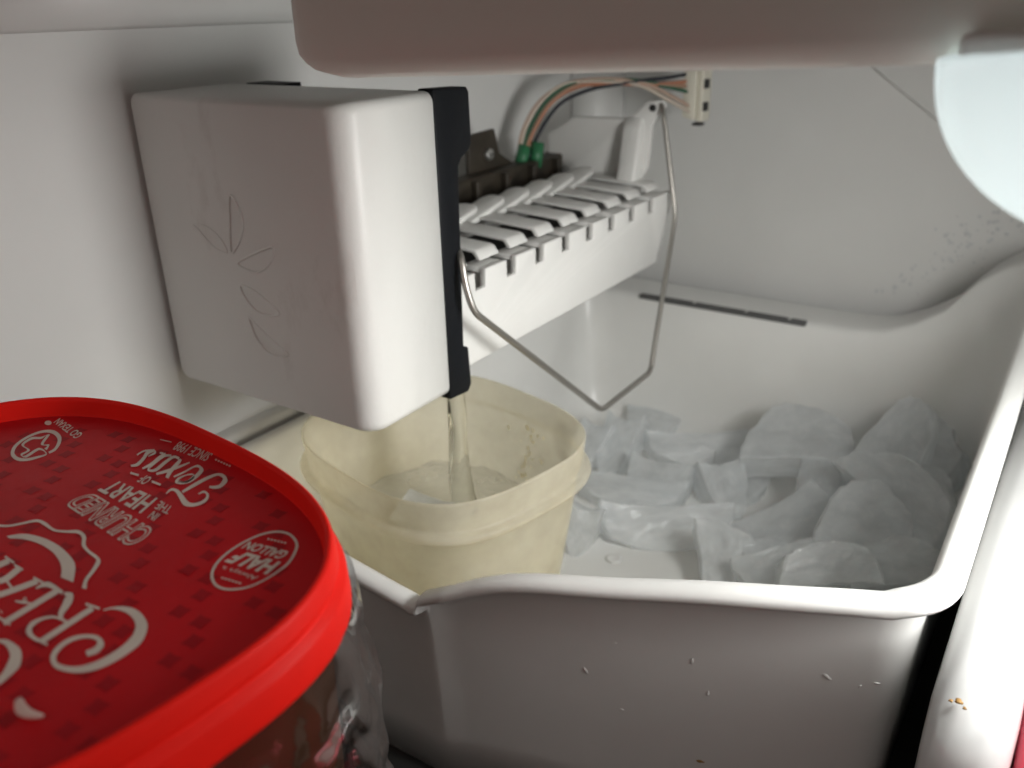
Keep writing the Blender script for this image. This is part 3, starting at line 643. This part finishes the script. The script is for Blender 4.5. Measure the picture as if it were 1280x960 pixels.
PRINT={"cream":[[[[3.917,0.175],[4.029,0.304],[4.311,0.386],[4.613,0.361],[4.875,0.256],[5.074,0.067],[5.187,-0.207],[5.205,-0.531],[5.148,-0.798],[5.01,-1.01],[4.819,-1.128],[4.593,-1.174],[4.453,-1.129],[4.335,-1.03],[4.248,-0.839],[4.273,-0.643],[4.41,-0.479],[4.621,-0.42],[4.716,-0.461],[4.771,-0.561],[4.724,-0.707]],[[3.876,0.195],[3.963,0.345],[4.186,0.501],[4.536,0.555],[5.044,0.407],[5.39,0.064],[5.48,-0.272],[5.467,-0.611],[5.374,-0.888],[5.185,-1.102],[4.944,-1.221],[4.657,-1.276],[4.366,-1.196],[4.181,-1.029],[4.097,-0.806],[4.134,-0.588],[4.306,-0.416],[4.548,-0.326],[4.854,-0.404],[4.974,-0.61],[4.894,-0.772]],0],[[[3.546,0.129],[3.647,-1.012]],[[3.743,0.075],[3.834,-1.055]],0],[[[3.426,0.079],[3.812,0.146]],[[3.367,0.133],[3.755,0.199]],0],[[[3.674,-1.039],[3.964,-1.029]],[[3.639,-0.997],[3.93,-0.987]],0],[[[3.829,-0.98],[3.503,-1.004],[3.297,-0.956],[3.18,-0.861],[3.146,-0.675],[3.259,-0.521],[3.46,-0.465],[3.648,-0.466]],[[3.872,-1.022],[3.561,-1.082],[3.228,-1.037],[3.012,-0.843],[3.037,-0.637],[3.182,-0.478],[3.404,-0.415],[3.594,-0.402]],0],[[[3.497,-0.428],[3.336,-0.33],[3.217,-0.146],[3.079,0.018],[2.833,0.157],[2.661,0.086]],[[3.415,-0.48],[3.196,-0.357],[2.995,-0.153],[2.849,-0.013],[2.873,0.014],[2.714,0.038]],0],[[[2.364,0.061],[2.459,-1.112]],[[2.578,0.002],[2.661,-1.159]],0],[[[2.604,0.094],[2.004,0.099],[1.974,-0.158]],[[2.672,0.017],[2.168,-0.013],[2.034,-0.18]],0],[[[2.523,-0.449],[2.235,-0.519],[2.117,-0.466]],[[2.58,-0.493],[2.271,-0.559],[2.1,-0.49]],0],[[[2.093,-0.652],[2.341,-0.558],[2.122,-0.439]],[[2.043,-0.623],[2.224,-0.52],[2.099,-0.453]],0],[[[2.723,-1.067],[2.332,-1.066],[2.226,-1.078]],[[2.76,-1.11],[2.383,-1.121],[2.278,-1.127]],0],[[[2.104,-0.975],[2.24,-1.006]],[[2.102,-0.952],[2.238,-0.983]],0],[[[1.677,0.024],[1.56,-0.373],[1.434,-0.737]],[[1.899,-0.055],[1.78,-0.449],[1.652,-0.81]],0],[[[1.616,-0.02],[1.984,-0.009]],[[1.56,0.037],[1.93,0.047]],0],[[[0.865,0.043],[1.0,-0.295],[0.957,-0.463]],[[1.124,-0.009],[1.243,-0.355],[1.185,-0.538]],0],[[[0.794,0.006],[1.152,0.007]],[[0.744,0.058],[1.104,0.058]],0],[[[1.209,-0.392],[1.579,-0.467]],[[1.194,-0.34],[1.564,-0.417]],0],[[[0.377,0.089],[0.363,-0.096],[0.363,-0.202]],[[0.622,0.013],[0.606,-0.168],[0.606,-0.27]],0],[[[0.281,0.063],[0.713,0.041]],[[0.235,0.115],[0.67,0.092]],0],[[[3.009,-1.493],[3.241,-1.455],[3.572,-1.534],[3.739,-1.645],[3.943,-1.849],[4.078,-2.07]],[[2.953,-1.456],[3.148,-1.35],[3.629,-1.362],[4.045,-1.592],[4.182,-1.859],[4.245,-2.083]],0]],"swoosh":[[[[-0.536,0.537],[-0.283,0.81],[0.263,0.96],[0.891,0.979],[1.54,0.88],[1.972,0.734],[2.487,0.38]],[[-0.372,0.525],[-0.054,0.687],[0.454,0.779],[1.01,0.762],[1.501,0.645],[1.824,0.505],[2.085,0.335]],0],[[[-1.129,0.625],[-0.873,0.777],[-0.704,1.012],[-0.512,1.246],[-0.206,1.257],[0.218,1.246],[0.531,1.365],[0.798,1.492],[1.044,1.449],[1.353,1.264],[1.714,1.179],[2.064,1.14],[2.189,1.092],[2.398,0.855],[2.581,0.584],[2.83,0.366]],[[-1.234,0.68],[-0.968,0.823],[-0.803,1.055],[-0.627,1.312],[-0.306,1.355],[0.141,1.31],[0.438,1.424],[0.681,1.587],[1.056,1.537],[1.38,1.337],[1.676,1.253],[2.028,1.219],[2.307,1.123],[2.522,0.848],[2.693,0.589],[2.951,0.396]],0]],"texas":[[[[1.031,3.714],[0.999,3.889],[1.156,3.891],[1.449,3.776],[1.841,3.617],[2.081,3.665],[2.192,3.829],[2.171,4.055],[1.969,4.27],[1.709,4.331],[1.691,4.164]],[[0.982,3.73],[0.892,3.949],[1.076,4.008],[1.413,3.918],[1.742,3.798],[1.935,3.782],[2.053,3.903],[2.044,4.089],[1.937,4.218],[1.797,4.257],[1.747,4.134]],0],[[[1.353,3.961],[1.339,4.358],[1.326,4.712],[1.371,4.991],[1.548,5.007],[1.664,4.94],[1.791,4.732],[1.729,4.617],[1.628,4.554]],[[1.238,4.01],[1.179,4.429],[1.173,4.79],[1.258,5.069],[1.469,5.134],[1.822,4.963],[1.954,4.661],[1.856,4.524],[1.71,4.484]],0],[[[0.764,4.258],[0.994,4.334],[0.95,4.601],[0.733,4.729],[0.612,4.579],[0.585,4.371],[0.729,4.191],[0.94,4.211],[1.065,4.4],[0.991,4.719],[0.811,5.004],[0.476,5.111],[0.404,4.977],[0.42,4.689],[0.406,4.379]],[[0.713,4.299],[0.91,4.383],[0.846,4.626],[0.787,4.679],[0.673,4.545],[0.698,4.328],[0.709,4.289],[0.808,4.305],[0.919,4.47],[0.808,4.776],[0.697,4.96],[0.573,5.012],[0.485,4.935],[0.509,4.647],[0.485,4.341]],0],[[[0.419,4.215],[0.214,4.469],[-0.02,4.876],[-0.158,5.048]],[[0.275,4.225],[0.037,4.502],[-0.19,4.918],[-0.266,5.07]],0],[[[-0.009,4.168],[0.121,4.449],[0.181,4.782],[0.183,5.05]],[[-0.134,4.236],[-0.032,4.532],[0.062,4.844],[0.119,5.083]],0],[[[-0.332,5.107],[-0.554,5.077],[-0.516,4.784],[-0.355,4.355],[-0.46,4.259],[-0.507,4.372],[-0.681,4.867],[-0.551,5.006]],[[-0.217,4.992],[-0.414,4.994],[-0.349,4.721],[-0.198,4.284],[-0.414,4.182],[-0.624,4.407],[-0.826,4.932],[-0.67,5.084]],0],[[[-0.898,5.061],[-0.878,4.851],[-0.731,4.48],[-0.687,4.198]],[[-0.703,4.971],[-0.706,4.784],[-0.571,4.418],[-0.594,4.157]],0],[[[-0.949,5.042],[-1.054,5.006]],[[-0.866,4.976],[-0.971,4.941]],0],[[[-1.348,5.029],[-1.403,4.828],[-1.177,4.534],[-1.041,4.268],[-1.088,4.133]],[[-1.199,4.954],[-1.208,4.76],[-1.016,4.496],[-0.869,4.199],[-0.976,4.071]],0],[[[-1.403,4.547],[-1.435,4.781],[-1.226,4.926],[-1.178,4.916],[-1.139,4.698]],[[-1.482,4.579],[-1.525,4.83],[-1.317,4.999],[-1.077,4.89],[-1.071,4.668]],0]],"emblem":[[[[-3.638,3.33],[-3.683,3.538],[-3.98,3.851],[-4.402,4.106],[-4.887,4.204],[-5.156,4.105],[-5.271,3.89],[-5.239,3.515],[-5.05,3.144],[-4.766,2.869],[-4.394,2.682],[-3.999,2.639],[-3.77,2.76],[-3.667,2.979],[-3.667,3.276],[-4.234,3.365],[-4.114,2.923],[-4.214,2.889],[-4.314,3.151],[-4.768,3.226],[-4.908,3.537],[-4.717,3.699],[-4.829,3.92],[-4.415,3.518],[-4.15,3.549],[-4.064,3.421]],[[-3.778,3.377],[-3.832,3.571],[-4.127,3.839],[-4.385,3.978],[-4.707,4.051],[-4.982,4.009],[-5.116,3.826],[-5.088,3.465],[-4.885,3.11],[-4.622,2.885],[-4.439,2.8],[-4.162,2.756],[-3.929,2.84],[-3.805,3.038],[-3.729,3.271],[-4.095,3.296],[-3.973,2.866],[-4.308,2.885],[-4.394,3.122],[-4.869,3.209],[-5.07,3.601],[-4.856,3.763],[-4.786,3.988],[-4.348,3.559],[-4.181,3.633],[-3.908,3.406]],0],[[[-5.507,4.456],[-5.591,4.482],[-5.669,4.487],[-5.725,4.467],[-5.744,4.429],[-5.722,4.38],[-5.665,4.332],[-5.586,4.296],[-5.503,4.281],[-5.435,4.289],[-5.397,4.318],[-5.398,4.363],[-5.437,4.412],[-5.507,4.455]],[[-5.567,4.384],[-5.567,4.384],[-5.567,4.384],[-5.567,4.384],[-5.567,4.384],[-5.567,4.384],[-5.567,4.384],[-5.567,4.384],[-5.567,4.384],[-5.567,4.384],[-5.567,4.384],[-5.567,4.384],[-5.567,4.384],[-5.567,4.384]],0]],"badge":[[[[5.632,3.819],[5.372,4.035],[5.034,4.147],[4.766,4.108],[4.57,3.962],[4.428,3.701],[4.364,3.336],[4.375,2.919],[4.478,2.536],[4.666,2.228],[4.924,2.023],[5.216,1.921],[5.478,1.953],[5.678,2.085],[5.835,2.294],[5.919,2.61],[5.935,2.997],[5.882,3.374]],[[5.56,3.808],[5.361,3.971],[5.073,4.073],[4.827,4.046],[4.637,3.912],[4.494,3.663],[4.43,3.305],[4.446,2.894],[4.554,2.521],[4.738,2.239],[4.95,2.074],[5.183,1.988],[5.424,2.006],[5.623,2.126],[5.785,2.323],[5.872,2.632],[5.877,3.02],[5.81,3.39]],1]],"dots":[[[[4.803,3.737],[4.818,3.714],[4.81,3.696],[4.785,3.693],[4.756,3.707],[4.742,3.73],[4.75,3.749],[4.775,3.751],[4.803,3.737]],[[4.78,3.722],[4.78,3.722],[4.78,3.722],[4.78,3.722],[4.78,3.722],[4.78,3.722],[4.78,3.722],[4.78,3.722],[4.78,3.722]],0],[[[4.894,3.755],[4.908,3.732],[4.9,3.714],[4.875,3.711],[4.847,3.726],[4.833,3.749],[4.84,3.767],[4.866,3.769],[4.894,3.755]],[[4.87,3.74],[4.87,3.74],[4.87,3.74],[4.87,3.74],[4.87,3.74],[4.87,3.74],[4.87,3.74],[4.87,3.74],[4.87,3.74]],0],[[[4.984,3.773],[4.998,3.75],[4.99,3.732],[4.965,3.729],[4.937,3.744],[4.923,3.767],[4.931,3.785],[4.956,3.787],[4.984,3.773]],[[4.961,3.758],[4.961,3.758],[4.961,3.758],[4.961,3.758],[4.961,3.758],[4.961,3.758],[4.961,3.758],[4.961,3.758],[4.961,3.758]],0],[[[5.074,3.791],[5.088,3.768],[5.08,3.75],[5.055,3.747],[5.027,3.762],[5.013,3.785],[5.021,3.803],[5.046,3.805],[5.074,3.791]],[[5.05,3.776],[5.05,3.776],[5.05,3.776],[5.05,3.776],[5.05,3.776],[5.05,3.776],[5.05,3.776],[5.05,3.776],[5.05,3.776]],0],[[[5.163,3.809],[5.177,3.786],[5.169,3.768],[5.144,3.765],[5.117,3.78],[5.103,3.803],[5.111,3.821],[5.136,3.823],[5.163,3.809]],[[5.14,3.794],[5.14,3.794],[5.14,3.794],[5.14,3.794],[5.14,3.794],[5.14,3.794],[5.14,3.794],[5.14,3.794],[5.14,3.794]],0],[[[5.253,3.827],[5.266,3.804],[5.258,3.786],[5.233,3.783],[5.206,3.798],[5.192,3.821],[5.2,3.839],[5.225,3.841],[5.253,3.827]],[[5.229,3.812],[5.229,3.812],[5.229,3.812],[5.229,3.812],[5.229,3.812],[5.229,3.812],[5.229,3.812],[5.229,3.812],[5.229,3.812]],0],[[[5.118,2.202],[5.131,2.181],[5.124,2.164],[5.099,2.16],[5.071,2.173],[5.057,2.194],[5.065,2.211],[5.09,2.214],[5.118,2.202]],[[5.094,2.187],[5.094,2.187],[5.094,2.187],[5.094,2.187],[5.094,2.187],[5.094,2.187],[5.094,2.187],[5.094,2.187],[5.094,2.187]],0],[[[5.211,2.217],[5.225,2.196],[5.217,2.179],[5.192,2.175],[5.164,2.188],[5.15,2.208],[5.158,2.226],[5.183,2.229],[5.211,2.217]],[[5.188,2.202],[5.188,2.202],[5.188,2.202],[5.188,2.202],[5.188,2.202],[5.188,2.202],[5.188,2.202],[5.188,2.202],[5.188,2.202]],0],[[[5.304,2.232],[5.317,2.211],[5.309,2.193],[5.284,2.19],[5.257,2.202],[5.243,2.223],[5.251,2.24],[5.276,2.244],[5.304,2.232]],[[5.28,2.217],[5.28,2.217],[5.28,2.217],[5.28,2.217],[5.28,2.217],[5.28,2.217],[5.28,2.217],[5.28,2.217],[5.28,2.217]],0],[[[5.396,2.246],[5.41,2.225],[5.402,2.208],[5.377,2.205],[5.35,2.217],[5.336,2.238],[5.344,2.255],[5.369,2.259],[5.396,2.246]],[[5.373,2.232],[5.373,2.232],[5.373,2.232],[5.373,2.232],[5.373,2.232],[5.373,2.232],[5.373,2.232],[5.373,2.232],[5.373,2.232]],0],[[[5.488,2.261],[5.502,2.24],[5.494,2.223],[5.469,2.219],[5.442,2.232],[5.429,2.252],[5.436,2.27],[5.461,2.273],[5.488,2.261]],[[5.465,2.246],[5.465,2.246],[5.465,2.246],[5.465,2.246],[5.465,2.246],[5.465,2.246],[5.465,2.246],[5.465,2.246],[5.465,2.246]],0],[[[5.58,2.275],[5.593,2.254],[5.585,2.237],[5.561,2.234],[5.534,2.246],[5.52,2.267],[5.528,2.284],[5.553,2.288],[5.58,2.275]],[[5.557,2.261],[5.557,2.261],[5.557,2.261],[5.557,2.261],[5.557,2.261],[5.557,2.261],[5.557,2.261],[5.557,2.261],[5.557,2.261]],0],[[[0.688,5.544],[0.71,5.515],[0.704,5.494],[0.673,5.492],[0.635,5.511],[0.613,5.539],[0.62,5.561],[0.651,5.563],[0.688,5.544]],[[0.662,5.527],[0.662,5.527],[0.662,5.527],[0.662,5.527],[0.662,5.527],[0.662,5.527],[0.662,5.527],[0.662,5.527],[0.662,5.527]],0],[[[0.81,5.536],[0.832,5.508],[0.825,5.486],[0.794,5.485],[0.757,5.503],[0.735,5.532],[0.742,5.553],[0.773,5.555],[0.81,5.536]],[[0.784,5.52],[0.784,5.52],[0.784,5.52],[0.784,5.52],[0.784,5.52],[0.784,5.52],[0.784,5.52],[0.784,5.52],[0.784,5.52]],0],[[[0.931,5.528],[0.953,5.5],[0.946,5.479],[0.915,5.477],[0.878,5.496],[0.857,5.524],[0.863,5.545],[0.894,5.547],[0.931,5.528]],[[0.905,5.512],[0.905,5.512],[0.905,5.512],[0.905,5.512],[0.905,5.512],[0.905,5.512],[0.905,5.512],[0.905,5.512],[0.905,5.512]],0],[[[1.051,5.52],[1.073,5.492],[1.066,5.471],[1.036,5.469],[0.999,5.488],[0.978,5.516],[0.984,5.537],[1.015,5.539],[1.051,5.52]],[[1.025,5.504],[1.025,5.504],[1.025,5.504],[1.025,5.504],[1.025,5.504],[1.025,5.504],[1.025,5.504],[1.025,5.504],[1.025,5.504]],0],[[[1.171,5.512],[1.192,5.484],[1.185,5.463],[1.155,5.462],[1.119,5.48],[1.098,5.508],[1.104,5.529],[1.135,5.531],[1.171,5.512]],[[1.145,5.496],[1.145,5.496],[1.145,5.496],[1.145,5.496],[1.145,5.496],[1.145,5.496],[1.145,5.496],[1.145,5.496],[1.145,5.496]],0],[[[1.29,5.505],[1.311,5.477],[1.304,5.456],[1.274,5.454],[1.238,5.472],[1.217,5.5],[1.224,5.521],[1.254,5.523],[1.29,5.505]],[[1.264,5.489],[1.264,5.489],[1.264,5.489],[1.264,5.489],[1.264,5.489],[1.264,5.489],[1.264,5.489],[1.264,5.489],[1.264,5.489]],0],[[[-0.637,3.817],[-0.337,3.859]],[[-0.721,3.89],[-0.419,3.931]],0],[[[0.24,3.844],[0.585,3.857]],[[0.168,3.916],[0.516,3.929]],0],[[[-1.647,5.433],[-1.229,5.504]],[[-1.688,5.469],[-1.269,5.539]],0]]}
TEXTS=[["HEART",[[1.029,3.472],[-0.71,3.462],[1.286,2.805],[-0.655,2.895]],0.02],["CHURNED",[[2.251,2.563],[-0.691,2.769],[2.394,1.796],[-0.786,2.055]],0.0],["IN",[[1.728,3.047],[1.469,3.06],[1.845,2.772],[1.583,2.788]],0.01],["THE",[[1.703,3.416],[1.191,3.445],[1.874,3.137],[1.352,3.136]],0.01],["OF",[[0.012,4.04],[-0.299,4.034],[0.134,3.686],[-0.192,3.693]],0.015],["SINCE 1998",[[0.288,5.742],[-1.157,5.732],[0.442,5.335],[-0.925,5.295]],0.012],["GO TEXAN",[[-3.959,4.528],[-5.593,4.77],[-3.854,4.209],[-5.449,4.473]],0.02],["HALF",[[5.708,3.26],[4.666,3.092],[5.786,2.782],[4.605,2.602]],0.04],["GALLON",[[5.59,3.646],[4.491,3.436],[5.602,3.316],[4.528,3.144]],0.03],["Always a",[[5.691,2.689],[4.714,2.531],[5.733,2.502],[4.817,2.374]],0]]
def px(u, v, z): return (TC[0] + u, TC[1] + v, z)
def ribbons(name, items, z, m, parent, n=7):
    v = []; f = []
    z0 = z
    for ii, (L, R, closed) in enumerate(items):
        z = z0 + .0016 * ii
        a = spline(L, n, bool(closed)) if len(L) > 2 else [Vector(p) for p in L]
        b = spline(R, n, bool(closed)) if len(R) > 2 else [Vector(p) for p in R]
        k0 = len(v)
        for p, q in zip(a, b): v += [px(p.x, p.y, z), px(q.x, q.y, z)]
        k = len(a)
        for i in range(k if closed else k - 1):
            j = (i + 1) % k; f.append((k0 + 2 * i, k0 + 2 * i + 1, k0 + 2 * j + 1, k0 + 2 * j))
    return flat(name, v, f, m, parent)
def flat(name, v, f, m, parent):
    o = obj(name, v, f, m, parent, smooth=False)
    # all print faces upward
    for p in o.data.polygons:
        if p.normal.z < 0: p.flip()
    return o
def text_mesh(s, off):
    c = bpy.data.curves.new('t', 'FONT'); c.body = s; c.size = 1; c.resolution_u = 4; c.offset = off; c.fill_mode = 'FRONT'
    o = bpy.data.objects.new('t', c); COL.objects.link(o)
    dg = bpy.context.evaluated_depsgraph_get(); dg.update()
    me = bpy.data.meshes.new_from_object(o.evaluated_get(dg))
    V = [(p.co.x, p.co.y) for p in me.vertices]; F = [tuple(p.vertices) for p in me.polygons]
    bpy.data.objects.remove(o); bpy.data.curves.remove(c); bpy.data.meshes.remove(me)
    return V, F
def put_text(name, s, quad, off, z, m, parent, ref=None):
    V, F = text_mesh(s, off)
    V0, _ = text_mesh(s, ref) if ref is not None else (V, F)
    x0, x1 = min(p[0] for p in V0), max(p[0] for p in V0); y0, y1 = min(p[1] for p in V0), max(p[1] for p in V0)
    bs, be, ts, te = [Vector(q) for q in quad]; out = []
    for x, y in V:
        a = (x - x0) / (x1 - x0); b = (y - y0) / (y1 - y0)
        p = bs * (1 - a) * (1 - b) + be * a * (1 - b) + ts * (1 - a) * b + te * a * b
        out.append(px(p.x, p.y, z))
    return flat(name, out, F, m, parent)
ZP = -10.985
names = {'cream': 'large_lettering', 'swoosh': 'banner_lines', 'texas': 'script_lettering', 'emblem': 'round_emblem', 'badge': 'badge_ring', 'dots': 'dots_and_dashes'}
for k, items in PRINT.items():
    if k == 'cream':
        for a, b in ((0, 1), (1, 6), (6, 12), (12, 17), (17, 19), (19, 20)): ribbons('letter', items[a:b], ZP, m_ink, lid)
        continue
    o = ribbons(names[k], items, ZP, m_ink, lid)
    if k == 'dots': tag(o, kind='stuff')
for s, quad, off in TEXTS:
    if s == 'CHURNED':
        put_text('lettering', s, quad, .045, ZP, m_ink, lid, ref=.045)
        put_text('lettering_inline', s, quad, -.012, ZP + .004, m_label, lid, ref=.045)
    else:
        put_text('lettering', s, quad, off, ZP, m_ink, lid)
v = []; f = []
rs = random.Random(3)
for r in range(-7, 8):
    for c in range(-6, 7):
        for (du, dv) in ((0, 0), (.62, .02), (.98, -.42)):
            u = c * 2.1 + (r % 2) * 1.05 + du; w = r * 1.0 + dv
            if (abs(u) / 7.1) ** 2.8 + (abs(w) / 5.25) ** 2.8 > 1: continue
            k0 = len(v); R = .235
            for k in range(8):
                a = math.pi / 4 * k + .1; rr = R if k % 2 else R * .60
                v.append(px(u + rr * math.cos(a) * 1.05, w + rr * math.sin(a), ZP - .007))
            f.append(tuple(range(k0, k0 + 8)))
tag(flat('star_pattern', v, f, m_star, lid), kind='stuff')
# a curl of frost on the lid
rings = []
for i in range(9):
    t = i / 8; a = -.5 + 1.0 * t; x = -13.80 + .72 * t; y = 4.55 - .10 * math.sin(math.pi * t) + .02 * t; r = .02 + .085 * math.sin(math.pi * min(1, t * .8 + .15)) ** .6
    rings.append([(x, y + r * math.cos(b), -10.9 + r * .7 * math.sin(b) + .02) for b in [6.283 * k / 8 for k in range(8)]])
chip = loft('frost_curl', rings, mat('chip_ice', (.62, .46, .40), .5, sss=.3)); tag(chip, 'tiny pale curl of frost lying on the red lid', 'frost')

# ================================================================ clear bag film hanging by the tub
v = []; f = []; NA, NZ = 90, 60
for j in range(NZ):
    tz = j / (NZ - 1)
    for i in range(NA):
        ta = i / (NA - 1)
        a0 = -42 + 46 * tz ** .9
        ang = math.radians(a0 + (62 - a0) * ta)
        z = -11.9 - 9.5 * tz
        q = Vector((math.cos(ang) * 2.2, math.sin(ang) * 2.2, tz * 2.5))
        d = abs(noise.noise(q * 1.3)) * .8 + abs(noise.noise(q * 3.3 + Vector((7, 1, 2)))) * .45 + abs(noise.noise(q * 7.0)) * .16
        s = 1.0 + (.012 + .02 * tz + .085 * d * min(1, tz * 4))
        c, sn = math.cos(ang), math.sin(ang)
        r = (abs(c / 8.04) ** 2.8 + abs(sn / 6.02) ** 2.8) ** (-1 / 2.8) * s
        v.append((TC[0] + r * c, TC[1] + r * sn, z + .3 * noise.noise(q * 2)))
for j in range(NZ - 1):
    for i in range(NA - 1): f.append((j * NA + i, j * NA + i + 1, (j + 1) * NA + i + 1, (j + 1) * NA + i))
fl = obj('plastic_bag', v, f, m_film); tag(fl, 'crumpled clear plastic film hanging under the red lid', 'plastic bag')
